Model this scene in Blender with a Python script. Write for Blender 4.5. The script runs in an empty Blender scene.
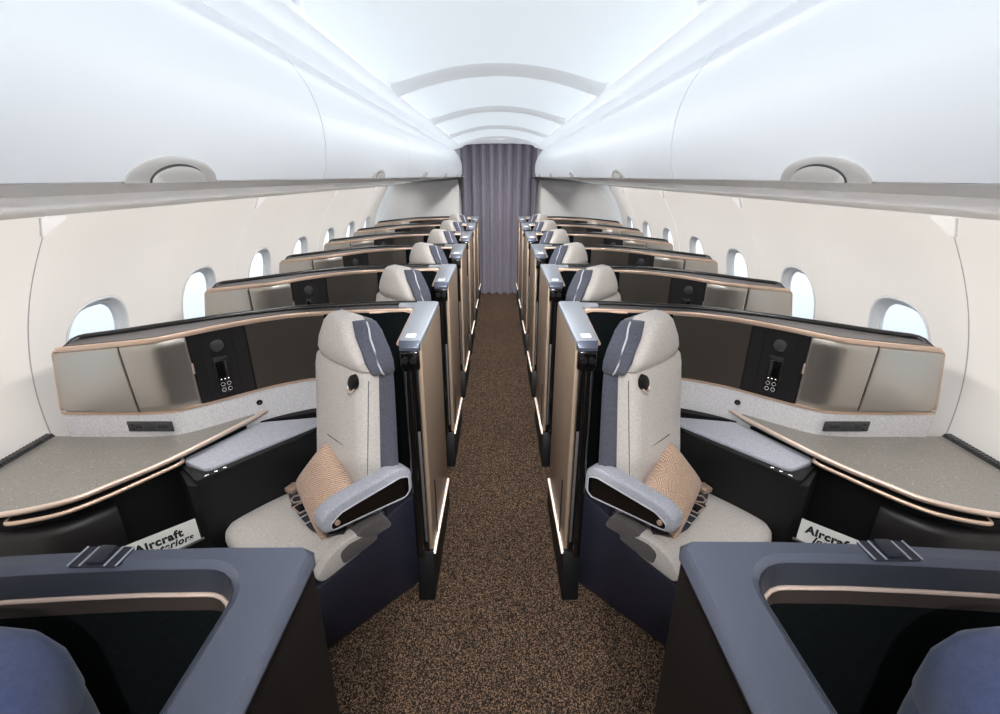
import bpy, bmesh, math, random
from mathutils import Vector, Matrix
random.seed(7)
S = bpy.context.scene
COL = S.collection

# ------------------------------------------------------------------ camera
EYE = 1.75
cam_d = bpy.data.cameras.new('camera')
cam = bpy.data.objects.new('camera', cam_d); COL.objects.link(cam)
cam_d.sensor_width = 36.0
cam_d.lens = 36.0 * 0.470
cam_d.shift_x = 0.0015
cam_d.clip_start = 0.02
cam.location = (0, 0, EYE)
cam.rotation_euler = (math.radians(90 - 21.06), 0, 0)
S.camera = cam
S.view_settings.view_transform = 'Standard'
S.view_settings.look = 'None'
S.view_settings.exposure = 0.0
S.view_settings.gamma = 1.0
S.view_settings.use_curve_mapping = False
S.cycles.max_bounces = 10
S.cycles.diffuse_bounces = 6
S.cycles.glossy_bounces = 4
S.cycles.caustics_reflective = False
S.cycles.caustics_refractive = False

# ------------------------------------------------------------------ world: bright haze above, blue low down
w = bpy.data.worlds.new('sky'); S.world = w; w.use_nodes = True
nt = w.node_tree; nt.nodes.clear()
tc = nt.nodes.new('ShaderNodeTexCoord'); sep = nt.nodes.new('ShaderNodeSeparateXYZ')
rmp = nt.nodes.new('ShaderNodeValToRGB'); bg = nt.nodes.new('ShaderNodeBackground'); out = nt.nodes.new('ShaderNodeOutputWorld')
mp = nt.nodes.new('ShaderNodeMapRange'); mp.inputs[1].default_value = -0.5; mp.inputs[2].default_value = 0.5
nt.links.new(tc.outputs['Generated'], sep.inputs[0]); nt.links.new(sep.outputs[2], mp.inputs[0])
nt.links.new(mp.outputs[0], rmp.inputs[0]); nt.links.new(rmp.outputs[0], bg.inputs[0]); nt.links.new(bg.outputs[0], out.inputs[0])
e = rmp.color_ramp.elements
e[0].position = 0.0; e[0].color = (0.45, 0.66, 0.82, 1)
e[1].position = 1.0; e[1].color = (0.90, 0.95, 1.0, 1)
for p, c in ((0.17, (0.50, 0.72, 0.86, 1)), (0.27, (0.80, 0.90, 0.97, 1)), (0.36, (0.97, 0.99, 1.0, 1))):
    q = e.new(p); q.color = c
bg.inputs[1].default_value = 1.25

# ------------------------------------------------------------------ cabin wash lights and added fill lamps
def area(name, loc, rot, sx, sy, power, color):
    d = bpy.data.lights.new(name, 'AREA'); d.shape = 'RECTANGLE'; d.size = sx; d.size_y = sy
    d.energy = power; d.color = color
    o = bpy.data.objects.new(name, d); COL.objects.link(o)
    o.location = loc; o.rotation_euler = rot
    return o
CEIL_LIGHT = 1.45
WASH = 50.0
COVE = 1.5
CROWN = 19.5
DOWN = 6.0
# added fill lamps for the seat backs: one per rib, tilted down and forward
for k in range(-3, 4):
    dl = area('rib_fill_lamp', (0, 2.36 + 1.25 * k + .075, 2.152), (math.radians(50), 0, 0), 0.14, 0.04, DOWN, (1.0, 0.98, 0.96)); dl.data.spread = math.radians(66 if k < 3 else 105)
# added fill along the ceiling crown to brighten the bins, aimed straight down
area('crown_fill_light', (0, 2.0, 2.150), (0, 0, 0), 0.12, 8.8, CROWN, (0.94, 0.97, 1.0))
for s in (-1, 1):
    # cove strip along the upper edge of the bins, aimed across the aisle
    area('cove_strip_light', (s * .522, 2.0, 2.038), (0, s * math.radians(80), 0), 0.015, 8.8, COVE, (0.90, 0.95, 1.0))
    # sidewall wash light tucked under the bins, aimed down and outward
    wl = area('sidewall_wash_light', (s * 1.02, 2.4, 1.655), (0, -s * math.radians(44), 0), 0.06, 9.6, WASH, (1.0, 0.985, 0.965)); wl.data.spread = math.radians(125)

# ------------------------------------------------------------------ materials
def lin(c):
    c = c / 255.0
    return c / 12.92 if c <= 0.04045 else ((c + 0.055) / 1.055) ** 2.4
def rgb(r, g, b): return (lin(r), lin(g), lin(b), 1)
M = {}
def mat(name, col, rough=0.5, metal=0.0, spec=0.5, coat=0.0, sheen=0.0):
    m = bpy.data.materials.new(name); m.use_nodes = True
    b = m.node_tree.nodes['Principled BSDF']
    b.inputs['Base Color'].default_value = col
    b.inputs['Roughness'].default_value = rough
    b.inputs['Metallic'].default_value = metal
    b.inputs['Specular IOR Level'].default_value = spec
    b.inputs['Coat Weight'].default_value = coat
    b.inputs['Coat Roughness'].default_value = 0.12
    b.inputs['Sheen Weight'].default_value = sheen
    M[name] = m
    return m, m.node_tree, b
def weave(name, c1, c2, scale, rough=0.9, bump=0.15, stretch=(1, 1, 1), sheen=0.2, spec=0.2):
    m, t, b = mat(name, c1, rough, sheen=sheen, spec=spec)
    tc = t.nodes.new('ShaderNodeTexCoord'); mpg = t.nodes.new('ShaderNodeMapping')
    mpg.inputs['Scale'].default_value = stretch
    n = t.nodes.new('ShaderNodeTexNoise'); n.inputs['Scale'].default_value = scale; n.inputs['Detail'].default_value = 4
    n.inputs['Roughness'].default_value = 0.7
    mx = t.nodes.new('ShaderNodeMix'); mx.data_type = 'RGBA'
    mr = t.nodes.new('ShaderNodeMapRange'); mr.inputs[1].default_value = 0.35; mr.inputs[2].default_value = 0.65
    mx.inputs[6].default_value = c1; mx.inputs[7].default_value = c2
    bp = t.nodes.new('ShaderNodeBump'); bp.inputs['Strength'].default_value = bump; bp.inputs['Distance'].default_value = 0.002
    t.links.new(tc.outputs['Object'], mpg.inputs[0]); t.links.new(mpg.outputs[0], n.inputs[0])
    t.links.new(n.outputs[0], mr.inputs[0]); t.links.new(mr.outputs[0], mx.inputs[0])
    t.links.new(mx.outputs[2], b.inputs['Base Color']); t.links.new(n.outputs[0], bp.inputs['Height'])
    t.links.new(bp.outputs[0], b.inputs['Normal'])
    return m
def emit(name, col, strength, base=None):
    m, t, b = mat(name, base or col, 0.4)
    b.inputs['Emission Color'].default_value = col
    b.inputs['Emission Strength'].default_value = strength
    return m

mat('bin_white', rgb(238, 240, 243), 0.38)
mat('ceiling_white', rgb(232, 235, 240), 0.5)
emit('ceiling_frame', (0.90, 0.95, 1.0, 1), 0.30, rgb(240, 243, 247))  # added glow stands in for light falling on the frame
emit('light_panel', (0.86, 0.94, 1.0, 1), CEIL_LIGHT * 0.40, rgb(230, 238, 244))
mat('sidewall_white', rgb(232, 228, 224), 0.45)
mat('window_frame', rgb(214, 215, 218), 0.4)
mat('seam_dark', rgb(170, 168, 168), 0.8)
mat('rail_grey', rgb(244, 242, 241), 0.35)
mat('rail_blue', rgb(236, 239, 248), 0.25)
mat('rail_cream', rgb(234, 232, 228), 0.4)
mat('latch_grey', rgb(176, 172, 168), 0.35)
mat('latch_line', rgb(50, 50, 52), 0.6)
mat('partition_grey', rgb(226, 224, 222), 0.5)
weave('curtain', rgb(118, 113, 126), rgb(106, 101, 113), 60, bump=0.05, stretch=(4, 4, 1))
weave('seat_fabric', rgb(204, 197, 192), rgb(178, 173, 169), 170, bump=0.2)
weave('blue_fabric', rgb(180, 182, 192), rgb(152, 154, 164), 160, bump=0.2)
weave('band_fabric', rgb(222, 220, 221), rgb(194, 193, 196), 150, bump=0.25)
weave('slate_fabric', rgb(84, 86, 97), rgb(70, 72, 83), 120, bump=0.1)
weave('navy_fabric', rgb(76, 86, 120), rgb(68, 77, 109), 90, bump=0.08, sheen=0.4)
weave('lining_fabric', rgb(13, 19, 21), rgb(6, 9, 10), 140, bump=0.3, sheen=0.0, spec=0.08)
mat('piping_light', rgb(190, 190, 196), 0.7)
mat('navy_plastic', rgb(36, 37, 50), 0.42)
mat('black_plastic', rgb(14, 14, 16), 0.5, spec=0.3)
mat('black_matte', rgb(11, 11, 14), 0.6)
mat('black_gloss', rgb(12, 11, 11), 0.12, coat=0.5)
mat('rim_black', rgb(28, 27, 28), 0.3)
mat('rim_top', rgb(82, 80, 80), 0.4)
mat('ledge_silver', rgb(172, 177, 186), 0.3, 0.45)
mat('ledge_slate', rgb(94, 99, 114), 0.3, 0.45)
mat('band_brown', rgb(62, 54, 50), 0.4, 0.3)
mat('disc_grey', rgb(58, 57, 58), 0.4)
mat('lip_slate', rgb(38, 42, 51), 0.45)
mat('taupe_metal', rgb(166, 146, 127), 0.4, 0.4)
mat('bronze', rgb(208, 180, 160), 0.32, 0.45)
mat('rose_gold', rgb(214, 192, 178), 0.3, 0.45)
mat('cabinet_metal', rgb(186, 180, 172), 0.34, 0.92)
mat('cabinet_shade', rgb(104, 98, 92), 0.36, 0.85)  # cabinet metal again, darkened: the inner panel's shade is put into its colour
mat('cabinet_dark', rgb(28, 27, 28), 0.35)
mat('body_sheen', rgb(40, 38, 38), 0.42, 0.3)
mat('white_print', rgb(235, 235, 235), 0.6)
mat('ink', rgb(14, 14, 14), 0.7)
mat('card', rgb(226, 226, 222), 0.6)
mat('webbing', rgb(54, 56, 64), 0.8)
mat('outlet', rgb(58, 58, 60), 0.45)
weave('warm_grey', rgb(92, 88, 87), rgb(78, 75, 74), 150)
mat('stitch', rgb(92, 90, 90), 0.9)
emit('icon_light', (1, 1, 1, 1), 0.9)
emit('courtesy_light', (1.0, 0.86, 0.76, 1), 0.55)

# brown wood-grain laminate of the foreground partition
m, t, b = mat('dark_laminate', rgb(24, 21, 20), 0.5, spec=0.2)
tcn = t.nodes.new('ShaderNodeTexCoord'); mg = t.nodes.new('ShaderNodeMapping'); mg.inputs['Scale'].default_value = (30, 30, 1.5)
n = t.nodes.new('ShaderNodeTexNoise'); n.inputs['Scale'].default_value = 8; n.inputs['Detail'].default_value = 5
cr = t.nodes.new('ShaderNodeValToRGB'); cr.color_ramp.elements[0].color = rgb(13, 11, 10); cr.color_ramp.elements[1].color = rgb(32, 27, 25)
t.links.new(tcn.outputs['Object'], mg.inputs[0]); t.links.new(mg.outputs[0], n.inputs[0]); t.links.new(n.outputs[0], cr.inputs[0]); t.links.new(cr.outputs[0], b.inputs['Base Color'])

# speckled stone worktop
m, t, b = mat('worktop_stone', rgb(112, 110, 103), 0.3)
tcn = t.nodes.new('ShaderNodeTexCoord')
v = t.nodes.new('ShaderNodeTexVoronoi'); v.inputs['Scale'].default_value = 75
lt = t.nodes.new('ShaderNodeMath'); lt.operation = 'LESS_THAN'; lt.inputs[1].default_value = 0.16
n = t.nodes.new('ShaderNodeTexNoise'); n.inputs['Scale'].default_value = 14; n.inputs['Detail'].default_value = 2
gt = t.nodes.new('ShaderNodeMath'); gt.operation = 'GREATER_THAN'; gt.inputs[1].default_value = 0.52
mu = t.nodes.new('ShaderNodeMath'); mu.operation = 'MULTIPLY'
n2 = t.nodes.new('ShaderNodeTexNoise'); n2.inputs['Scale'].default_value = 220
cr = t.nodes.new('ShaderNodeValToRGB'); cr.color_ramp.elements[0].position = 0.35; cr.color_ramp.elements[1].position = 0.65
cr.color_ramp.elements[0].color = rgb(112, 108, 102); cr.color_ramp.elements[1].color = rgb(134, 130, 124)
mx = t.nodes.new('ShaderNodeMix'); mx.data_type = 'RGBA'; mx.inputs[7].default_value = rgb(188, 174, 156)
for nn in (v, n, n2): t.links.new(tcn.outputs['Object'], nn.inputs[0])
t.links.new(v.outputs['Distance'], lt.inputs[0]); t.links.new(n.outputs[0], gt.inputs[0])
t.links.new(lt.outputs[0], mu.inputs[0]); t.links.new(gt.outputs[0], mu.inputs[1]); t.links.new(mu.outputs[0], mx.inputs[0])
t.links.new(n2.outputs[0], cr.inputs[0]); t.links.new(cr.outputs[0], mx.inputs[6]); t.links.new(mx.outputs[2], b.inputs['Base Color'])

# carpet: dark brown with woven flecks in rows
m, t, b = mat('carpet', rgb(60, 50, 43), 0.95, spec=0.1)
tcn = t.nodes.new('ShaderNodeTexCoord')
mg = t.nodes.new('ShaderNodeMapping'); mg.inputs['Scale'].default_value = (330, 260, 1)
v = t.nodes.new('ShaderNodeTexVoronoi'); v.voronoi_dimensions = '2D'; v.inputs['Scale'].default_value = 1.0
sx = t.nodes.new('ShaderNodeSeparateColor')
cr = t.nodes.new('ShaderNodeValToRGB'); cr.color_ramp.elements[0].position = 0.15; cr.color_ramp.elements[1].position = 0.95
cr.color_ramp.elements[0].color = rgb(30, 25, 23); cr.color_ramp.elements[1].color = rgb(136, 110, 88)
q = cr.color_ramp.elements.new(0.6); q.color = rgb(60, 50, 43)
t.links.new(tcn.outputs['Object'], mg.inputs[0]); t.links.new(mg.outputs[0], v.inputs['Vector']); t.links.new(v.outputs['Color'], sx.inputs[0])
t.links.new(sx.outputs[0], cr.inputs[0]); t.links.new(cr.outputs[0], b.inputs['Base Color'])

# pillow: tan with blocks of thin lines running two ways
m, t, b = mat('pillow_print', rgb(204, 168, 142), 0.85, sheen=0.2)
tcn = t.nodes.new('ShaderNodeTexCoord')
mg = t.nodes.new('ShaderNodeMapping'); mg.inputs['Rotation'].default_value = (0, 0, math.radians(30))
ck = t.nodes.new('ShaderNodeTexChecker'); ck.inputs['Scale'].default_value = 24
w1 = t.nodes.new('ShaderNodeTexWave'); w1.inputs['Scale'].default_value = 48; w1.bands_direction = 'X'
w2 = t.nodes.new('ShaderNodeTexWave'); w2.inputs['Scale'].default_value = 48; w2.bands_direction = 'Y'
mxw = t.nodes.new('ShaderNodeMix'); mxw.data_type = 'FLOAT'
gt = t.nodes.new('ShaderNodeMath'); gt.operation = 'GREATER_THAN'; gt.inputs[1].default_value = 0.72
mx = t.nodes.new('ShaderNodeMix'); mx.data_type = 'RGBA'
mx.inputs[6].default_value = rgb(216, 184, 160); mx.inputs[7].default_value = rgb(132, 108, 96)
t.links.new(tcn.outputs['Object'], mg.inputs[0])
for nn in (ck, w1, w2): t.links.new(mg.outputs[0], nn.inputs[0])
t.links.new(ck.outputs['Fac'], mxw.inputs[0]); t.links.new(w1.outputs['Fac'], mxw.inputs[2]); t.links.new(w2.outputs['Fac'], mxw.inputs[3])
t.links.new(mxw.outputs[0], gt.inputs[0]); t.links.new(gt.outputs[0], mx.inputs[0]); t.links.new(mx.outputs[2], b.inputs['Base Color'])

# window pane: clear acrylic
m = bpy.data.materials.new('window_glass'); m.use_nodes = True; t = m.node_tree; t.nodes.clear()
o_ = t.nodes.new('ShaderNodeOutputMaterial'); tr = t.nodes.new('ShaderNodeBsdfTransparent'); gl = t.nodes.new('ShaderNodeBsdfGlossy')
gl.inputs['Roughness'].default_value = 0.03
ms = t.nodes.new('ShaderNodeMixShader'); ms.inputs[0].default_value = 0.06
t.links.new(tr.outputs[0], ms.inputs[1]); t.links.new(gl.outputs[0], ms.inputs[2]); t.links.new(ms.outputs[0], o_.inputs[0])
M['window_glass'] = m

# ------------------------------------------------------------------ mesh helpers
BASE = {}
def thing(name, label, cat, side, base, group=None):
    o = bpy.data.objects.new(name, None); COL.objects.link(o)
    o.empty_display_size = 0.1
    o.location = (side * base[0], base[1], base[2])
    o['label'] = label; o['category'] = cat
    if group: o['group'] = group
    BASE[o] = (side, Vector(base))
    return o
def fin(name, bm, material, parent=None, side=1, smooth=38, bevel=0, segs=2, origin=None):
    """link a bmesh given in cabin coordinates (u outboard, y, z) as ONE mesh object"""
    bmesh.ops.remove_doubles(bm, verts=bm.verts, dist=1e-5)
    bmesh.ops.recalc_face_normals(bm, faces=bm.faces)
    if bevel:
        es = [ed for ed in bm.edges if len(ed.link_faces) == 2 and ed.calc_face_angle(0) > math.radians(35)]
        bmesh.ops.bevel(bm, geom=es, offset=bevel, segments=segs, profile=0.5, affect='EDGES', clamp_overlap=True)
    off = Vector((0, 0, 0))
    if parent is not None and parent in BASE: side, off = BASE[parent]
    elif origin is not None: off = Vector(origin)
    for v in bm.verts:
        v.co = v.co - off
        v.co.x *= side
    if side < 0: bmesh.ops.reverse_faces(bm, faces=bm.faces)
    me = bpy.data.meshes.new(name); bm.to_mesh(me); bm.free()
    me.materials.append(M[material])
    for p in me.polygons: p.use_smooth = True
    me.set_sharp_from_angle(angle=math.radians(smooth))
    o = bpy.data.objects.new(name, me); COL.objects.link(o)
    BASE[o] = (side, off)
    if parent is not None: o.parent = parent
    else: o.location = (side * off.x, off.y, off.z)
    return o
def tagm(o, label, cat, group=None):
    o['label'] = label; o['category'] = cat
    if group: o['group'] = group
    return o
def struct(o): o['kind'] = 'structure'; return o
def NB(): return bmesh.new()
def loft(bm, secs, closed=True, caps=True):
    rows = [[bm.verts.new(p) for p in s] for s in secs]
    n = len(rows[0])
    for a, b_ in zip(rows[:-1], rows[1:]):
        for i in range(n if closed else n - 1):
            j = (i + 1) % n
            bm.faces.new((a[i], a[j], b_[j], b_[i]))
    if caps and closed:
        bm.faces.new(rows[0][::-1]); bm.faces.new(rows[-1])
    return bm
def prism(bm, poly, z0, z1):
    return loft(bm, [[(p[0], p[1], z0) for p in poly], [(p[0], p[1], z1) for p in poly]])
def tube(bm, path, r, n=10, close=False):
    pts = [Vector(p) for p in path]; secs = []
    N = len(pts)
    for i, p in enumerate(pts):
        a = pts[(i - 1) % N] if (close or i > 0) else p
        c = pts[(i + 1) % N] if (close or i < N - 1) else p
        d = (c - a).normalized()
        up = Vector((0, 0, 1)) if abs(d.z) < 0.9 else Vector((0, 1, 0))
        x = d.cross(up).normalized(); y = x.cross(d)
        secs.append([p + x * (r * math.cos(2 * math.pi * k / n)) + y * (r * math.sin(2 * math.pi * k / n)) for k in range(n)])
    if close:
        secs.append(secs[0]); return loft(bm, secs, caps=False)
    return loft(bm, secs)
def box(bm, c, size, rot=None):
    r = bmesh.ops.create_cube(bm, size=1)
    mtx = Matrix.Translation(c) @ (rot.to_4x4() if rot else Matrix.Identity(4)) @ Matrix.Diagonal((*size, 1))
    bmesh.ops.transform(bm, matrix=mtx, verts=r['verts'])
    return bm
def disc(bm, c, axis, r, h, n=20):
    c = Vector(c); a = Vector(axis).normalized()
    up = Vector((0, 0, 1)) if abs(a.z) < 0.9 else Vector((0, 1, 0))
    x = a.cross(up).normalized(); y = x.cross(a)
    ring = lambda rr, hh: [c + a * hh + x * rr * math.cos(2 * math.pi * k / n) + y * rr * math.sin(2 * math.pi * k / n) for k in range(n)]
    return loft(bm, [ring(r, 0), ring(r, h * 0.7), ring(r * 0.88, h)])
def ring(bm, c, axis, r, t, n=20):
    c = Vector(c); a = Vector(axis).normalized()
    up = Vector((0, 0, 1)) if abs(a.z) < 0.9 else Vector((0, 1, 0))
    x = a.cross(up).normalized(); y = x.cross(a)
    return tube(bm, [c + x * r * math.cos(2 * math.pi * k / n) + y * r * math.sin(2 * math.pi * k / n) for k in range(n)], t, 6, True)
def rounded(poly, r, n=5):
    out_ = []
    L = len(poly)
    for i, p in enumerate(poly):
        p = Vector(p[:2]); a = Vector(poly[i - 1][:2]); c = Vector(poly[(i + 1) % L][:2])
        rr = r[i] if isinstance(r, (list, tuple)) else r
        if rr <= 0: out_.append((p.x, p.y)); continue
        da = a - p; dc = c - p
        q = min(rr, da.length * 0.45, dc.length * 0.45)
        s_ = p + da.normalized() * q; e_ = p + dc.normalized() * q
        for k in range(n + 1):
            t_ = k / n
            v = s_ * (1 - t_) ** 2 + p * 2 * t_ * (1 - t_) + e_ * t_ * t_
            out_.append((v.x, v.y))
    return out_
def smooth_path(pts, n=8):
    """Catmull-Rom through the points"""
    P = [Vector(p) for p in pts]; P = [P[0] * 2 - P[1]] + P + [P[-1] * 2 - P[-2]]
    o = []
    for i in range(1, len(P) - 2):
        for k in range(n):
            t_ = k / n
            o.append(0.5 * (2 * P[i] + (P[i + 1] - P[i - 1]) * t_ + (2 * P[i - 1] - 5 * P[i] + 4 * P[i + 1] - P[i + 2]) * t_ ** 2 + (3 * P[i] - P[i - 1] - 3 * P[i + 1] + P[i + 2]) * t_ ** 3))
    o.append(P[-2])
    return [tuple(v) for v in o]
def sweep(bm, path, w, h, nrm):
    """flat strip of width w (across) and thickness h (along nrm) following the path"""
    pts = [Vector(p) for p in path]; secs = []
    for i, p in enumerate(pts):
        d = (pts[min(i + 1, len(pts) - 1)] - pts[max(i - 1, 0)]).normalized()
        nn = Vector(nrm(i) if callable(nrm) else nrm)
        nn = (nn - d * nn.dot(d)).normalized(); x = d.cross(nn)
        secs.append([p + x * w / 2 + nn * h / 2, p - x * w / 2 + nn * h / 2, p - x * w / 2 - nn * h / 2, p + x * w / 2 - nn * h / 2])
    return loft(bm, secs)
def lerp(a, b, t_): return a + (b - a) * t_
def interp(xs, ys, x):
    if x <= xs[0]: return ys[0]
    for i in range(1, len(xs)):
        if x <= xs[i]: return lerp(ys[i - 1], ys[i], (x - xs[i - 1]) / (xs[i] - xs[i - 1]))
    return ys[-1]
def sm(f, x, sg):
    ws = [(k, math.exp(-0.5 * (k / 3) ** 2)) for k in range(-6, 7)]
    return sum(f(x + k / 3 * sg) * q for k, q in ws) / sum(q for _, q in ws)

# ------------------------------------------------------------------ the cabin shell
Y0, Y1 = -2.4, 7.62
WP = [(1.75, 0.0), (1.82, .2), (1.89, .5), (1.91, .75), (1.905, .9), (1.88, 1.05), (1.835, 1.2), (1.78, 1.33), (1.72, 1.44), (1.66, 1.54), (1.60, 1.616)]
wz = [p[1] for p in WP]; wx = [p[0] for p in WP]
def wallx(z): return sm(lambda q: interp(wz, wx, q), z, .06)
WIN_Z, WIN_HW, WIN_HH = 1.0, .165, .20      # window opening
PANEL = 1.6; SEAM0 = 1.75
def wall_pt(y, z, d=0.0):
    # shallow scoop of the lining around every window bay
    ph = (y - SEAM0) / (PANEL / 2) * 2 * math.pi
    scoop = 0.016 * (0.5 - 0.5 * math.cos(ph)) * min(1, max(0, (1.6 - z) / .25))
    return Vector((wallx(z) + scoop + d, y, z))
def superell(a, hw, hh, n=2.7):
    c, s_ = math.cos(a), math.sin(a)
    return (math.copysign(abs(c) ** (2 / n), c) * hw, math.copysign(abs(s_) ** (2 / n), s_) * hh)
win_no = [0]
def sidewall(side):
    sname = 'left' if side < 0 else 'right'
    k = -3
    while SEAM0 + k * PANEL < Y1 - .1:
        ya, yb = SEAM0 + k * PANEL + .003, SEAM0 + (k + 1) * PANEL - .003
        yb = min(yb, Y1)
        bm = NB()
        for half in range(2):
            a0 = ya if half == 0 else SEAM0 + (k + .5) * PANEL
            a1 = SEAM0 + (k + .5) * PANEL if half == 0 else yb
            if a1 - a0 < .5: continue
            yc = SEAM0 + (k + .25 + .5 * half) * PANEL - .035
            zl, zh = .72, 1.43
            N = 64
            rings = []
            angs = [2 * math.pi * (q + .5) / N for q in range(N)]
            for f in (0, .02, .06, .12, .25, .45, .7, 1):
                rg = []
                for a in angs:
                    ex, ez = superell(a, WIN_HW + .028, WIN_HH + .028)
                    # border point of the cell in the same direction
                    c, s_ = math.cos(a), math.sin(a)
                    sx = (a1 - yc) if c > 0 else (yc - a0)
                    sz = (zh - WIN_Z) if s_ > 0 else (WIN_Z - zl)
                    tt = min(sx / abs(c) if abs(c) > 1e-6 else 9, sz / abs(s_) if abs(s_) > 1e-6 else 9)
                    bx, bz = c * tt, s_ * tt
                    rg.append(wall_pt(yc + lerp(ex, bx, f), WIN_Z + lerp(ez, bz, f)))
                rings.append(rg)
            # reveal: roll inwards towards the pane
            inner = []
            for (g, d) in ((0.0, .030), (.006, .010), (.016, .003)):
                inner.append([wall_pt(yc + superell(a, WIN_HW + .012 + g, WIN_HH + .012 + g)[0], WIN_Z + superell(a, WIN_HW + .012 + g, WIN_HH + .012 + g)[1], d) for a in angs])
            loft(bm, inner + rings, caps=False)
            # corners of the cell
            vs = rings[-1]
            for (cy, cz) in ((a1, zh), (a0, zh), (a0, zl), (a1, zl)):
                near = sorted(range(N), key=lambda i: (vs[i] - wall_pt(cy, cz)).length)[:2]
                q = [bm.verts.new(vs[near[0]]), bm.verts.new(vs[near[1]]), bm.verts.new(wall_pt(cy, cz))]
                bm.faces.new(q)
            # strips above and below
            ny = 16
            for zs in ([0, .1, .25, .4, .55, zl], [zh, 1.48, 1.53, 1.57, 1.60, 1.616]):
                loft(bm, [[wall_pt(lerp(a0, a1, i / ny), z) for i in range(ny + 1)] for z in zs], closed=False)
        o = struct(fin('wall_' + sname, bm, 'sidewall_white', side=side, smooth=50))
        # dark backing in the panel joint
        if k >= 0:
            bm = NB(); yj = ya - .003
            for z0 in [i * .05 for i in range(12, 32)]:
                pass
            zs = [.6 + i * .05 for i in range(21)]
            loft(bm, [[wall_pt(yj - .006, z, .003), wall_pt(yj + .006, z, .003), wall_pt(yj + .006, z, .008), wall_pt(yj - .006, z, .008)] for z in zs])
            fin('joint_strip', bm, 'seam_dark', o)
            # clip that covers the head of the joint
            bm = NB()
            pts = [(-.012, 1.545), (.012, 1.545), (.075, 1.60), (.075, 1.612), (-.03, 1.612)]
            loft(bm, [[wall_pt(yj + a, z, -.010) for a, z in pts], [wall_pt(yj + a, z, .004) for a, z in pts]])
            fin('joint_clip', bm, 'rail_grey', o, bevel=.002)
        for half in range(2):
            yc = SEAM0 + (k + .25 + .5 * half) * PANEL - .035
            if yc > Y1 - .5 or yc < -1.2: continue
            win_no[0] += 1
            N = 48; angs = [2 * math.pi * q / N for q in range(N)]
            bm = NB()
            secs = []
            for (g, d) in ((.026, .004), (.026, -.002), (.021, -.004), (.014, -.001), (.008, .01), (-.004, .026), (-.012, .030), (-.012, .045), (.03, .045)):
                secs.append([wall_pt(yc + superell(a, WIN_HW + g, WIN_HH + g)[0], WIN_Z + superell(a, WIN_HW + g, WIN_HH + g)[1], d) for a in angs])
            loft(bm, secs + [secs[0]], caps=False)
            wf = struct(fin('window_%d' % win_no[0], bm, 'window_frame', side=side, smooth=60))
            bm = NB()
            P = [wall_pt(yc + superell(a, WIN_HW - .005, WIN_HH - .005)[0], WIN_Z + superell(a, WIN_HW - .005, WIN_HH - .005)[1], .034) for a in angs]
            Q = [p + Vector((.004, 0, 0)) for p in P]
            loft(bm, [P, Q])
            fin('pane', bm, 'window_glass', wf, smooth=60)
        k += 1
for side in (-1, 1): sidewall(side)

bm = NB(); box(bm, (0, (Y0 + Y1) / 2, -.02), (3.9, Y1 - Y0, .04)); struct(fin('floor', bm, 'carpet'))

# ceiling: arched liner with ribs and glowing bay panels
def arch(x): return 2.09 + .085 * (1 - (min(abs(x), .45) / .45) ** 2) if abs(x) < .45 else lerp(2.09, 2.062, (abs(x) - .45) / .11)
YC = 6.50
BAY = 1.25; RIB0 = 2.36
xs = [-.57 + i * 1.14 / 40 for i in range(41)]
bm = NB()
loft(bm, [[(x, y, arch(x) + .012) for x in xs] + [(x, y, arch(x) + .05) for x in xs[::-1]] for y in (Y0, YC)] )
struct(fin('ceiling', bm, 'ceiling_frame', smooth=60))
bm = NB(); box(bm, (0, (YC + Y1) / 2, 2.225), (3.9, Y1 - YC, .03)); struct(fin('ceiling', bm, 'ceiling_white'))
bm = NB(); fl = [-.44 + i * .022 for i in range(41)]
loft(bm, [[(x, y, 2.165 + .02 * (1 - (x / .45) ** 2)) for x in fl] + [(x, y, 2.200) for x in fl[::-1]] for y in (YC + .002, 7.30)])
struct(fin('ceiling', bm, 'ceiling_frame', smooth=60))
# lengthwise side strips and cross ribs of the ceiling frame
for side in (-1, 1):
    bm = NB()
    k = -4
    ring_x = [.62, .56, .53, .50, .47, .452, .448]
    while RIB0 + (k - 1) * BAY < YC:
        a0, a1 = RIB0 + (k - 1) * BAY - .12, RIB0 + k * BAY - .123
        a0 = max(a0, Y0); a1 = min(a1, YC)
        if a1 > a0:
            loft(bm, [[(x, y, arch(x) - (.0 if x > .45 else -.012)) for x in ring_x] + [(x, y, arch(x) + .02) for x in ring_x[::-1]] for y in (a0, a1)])
        k += 1
    struct(fin('trim_1' if side < 0 else 'trim_2', bm, 'ceiling_frame', side=side, smooth=45))
nrib = 0
for k in range(-3, 5):
    y = RIB0 + k * BAY
    if not (Y0 + .1 < y < YC - .05): continue
    bm = NB()
    prof = [(-.13, .012), (-.11, .002), (-.06, -.004), (-.02, -.006), (.0, -.012), (.03, -.012), (.045, -.002), (.06, .012)]
    secs = []
    rx = [-.45 + i * .9 / 36 for i in range(37)]
    for x in rx: secs.append([(x, y + a, arch(x) + d) for a, d in prof])
    loft(bm, secs)
    nrib += 1
    struct(fin('trim_%d' % (2 + nrib), bm, 'ceiling_frame', smooth=45))
ORD = ['', 'nearest', 'second', 'third', 'fourth', 'fifth', 'sixth', 'seventh', 'eighth']
vis = 0
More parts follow.
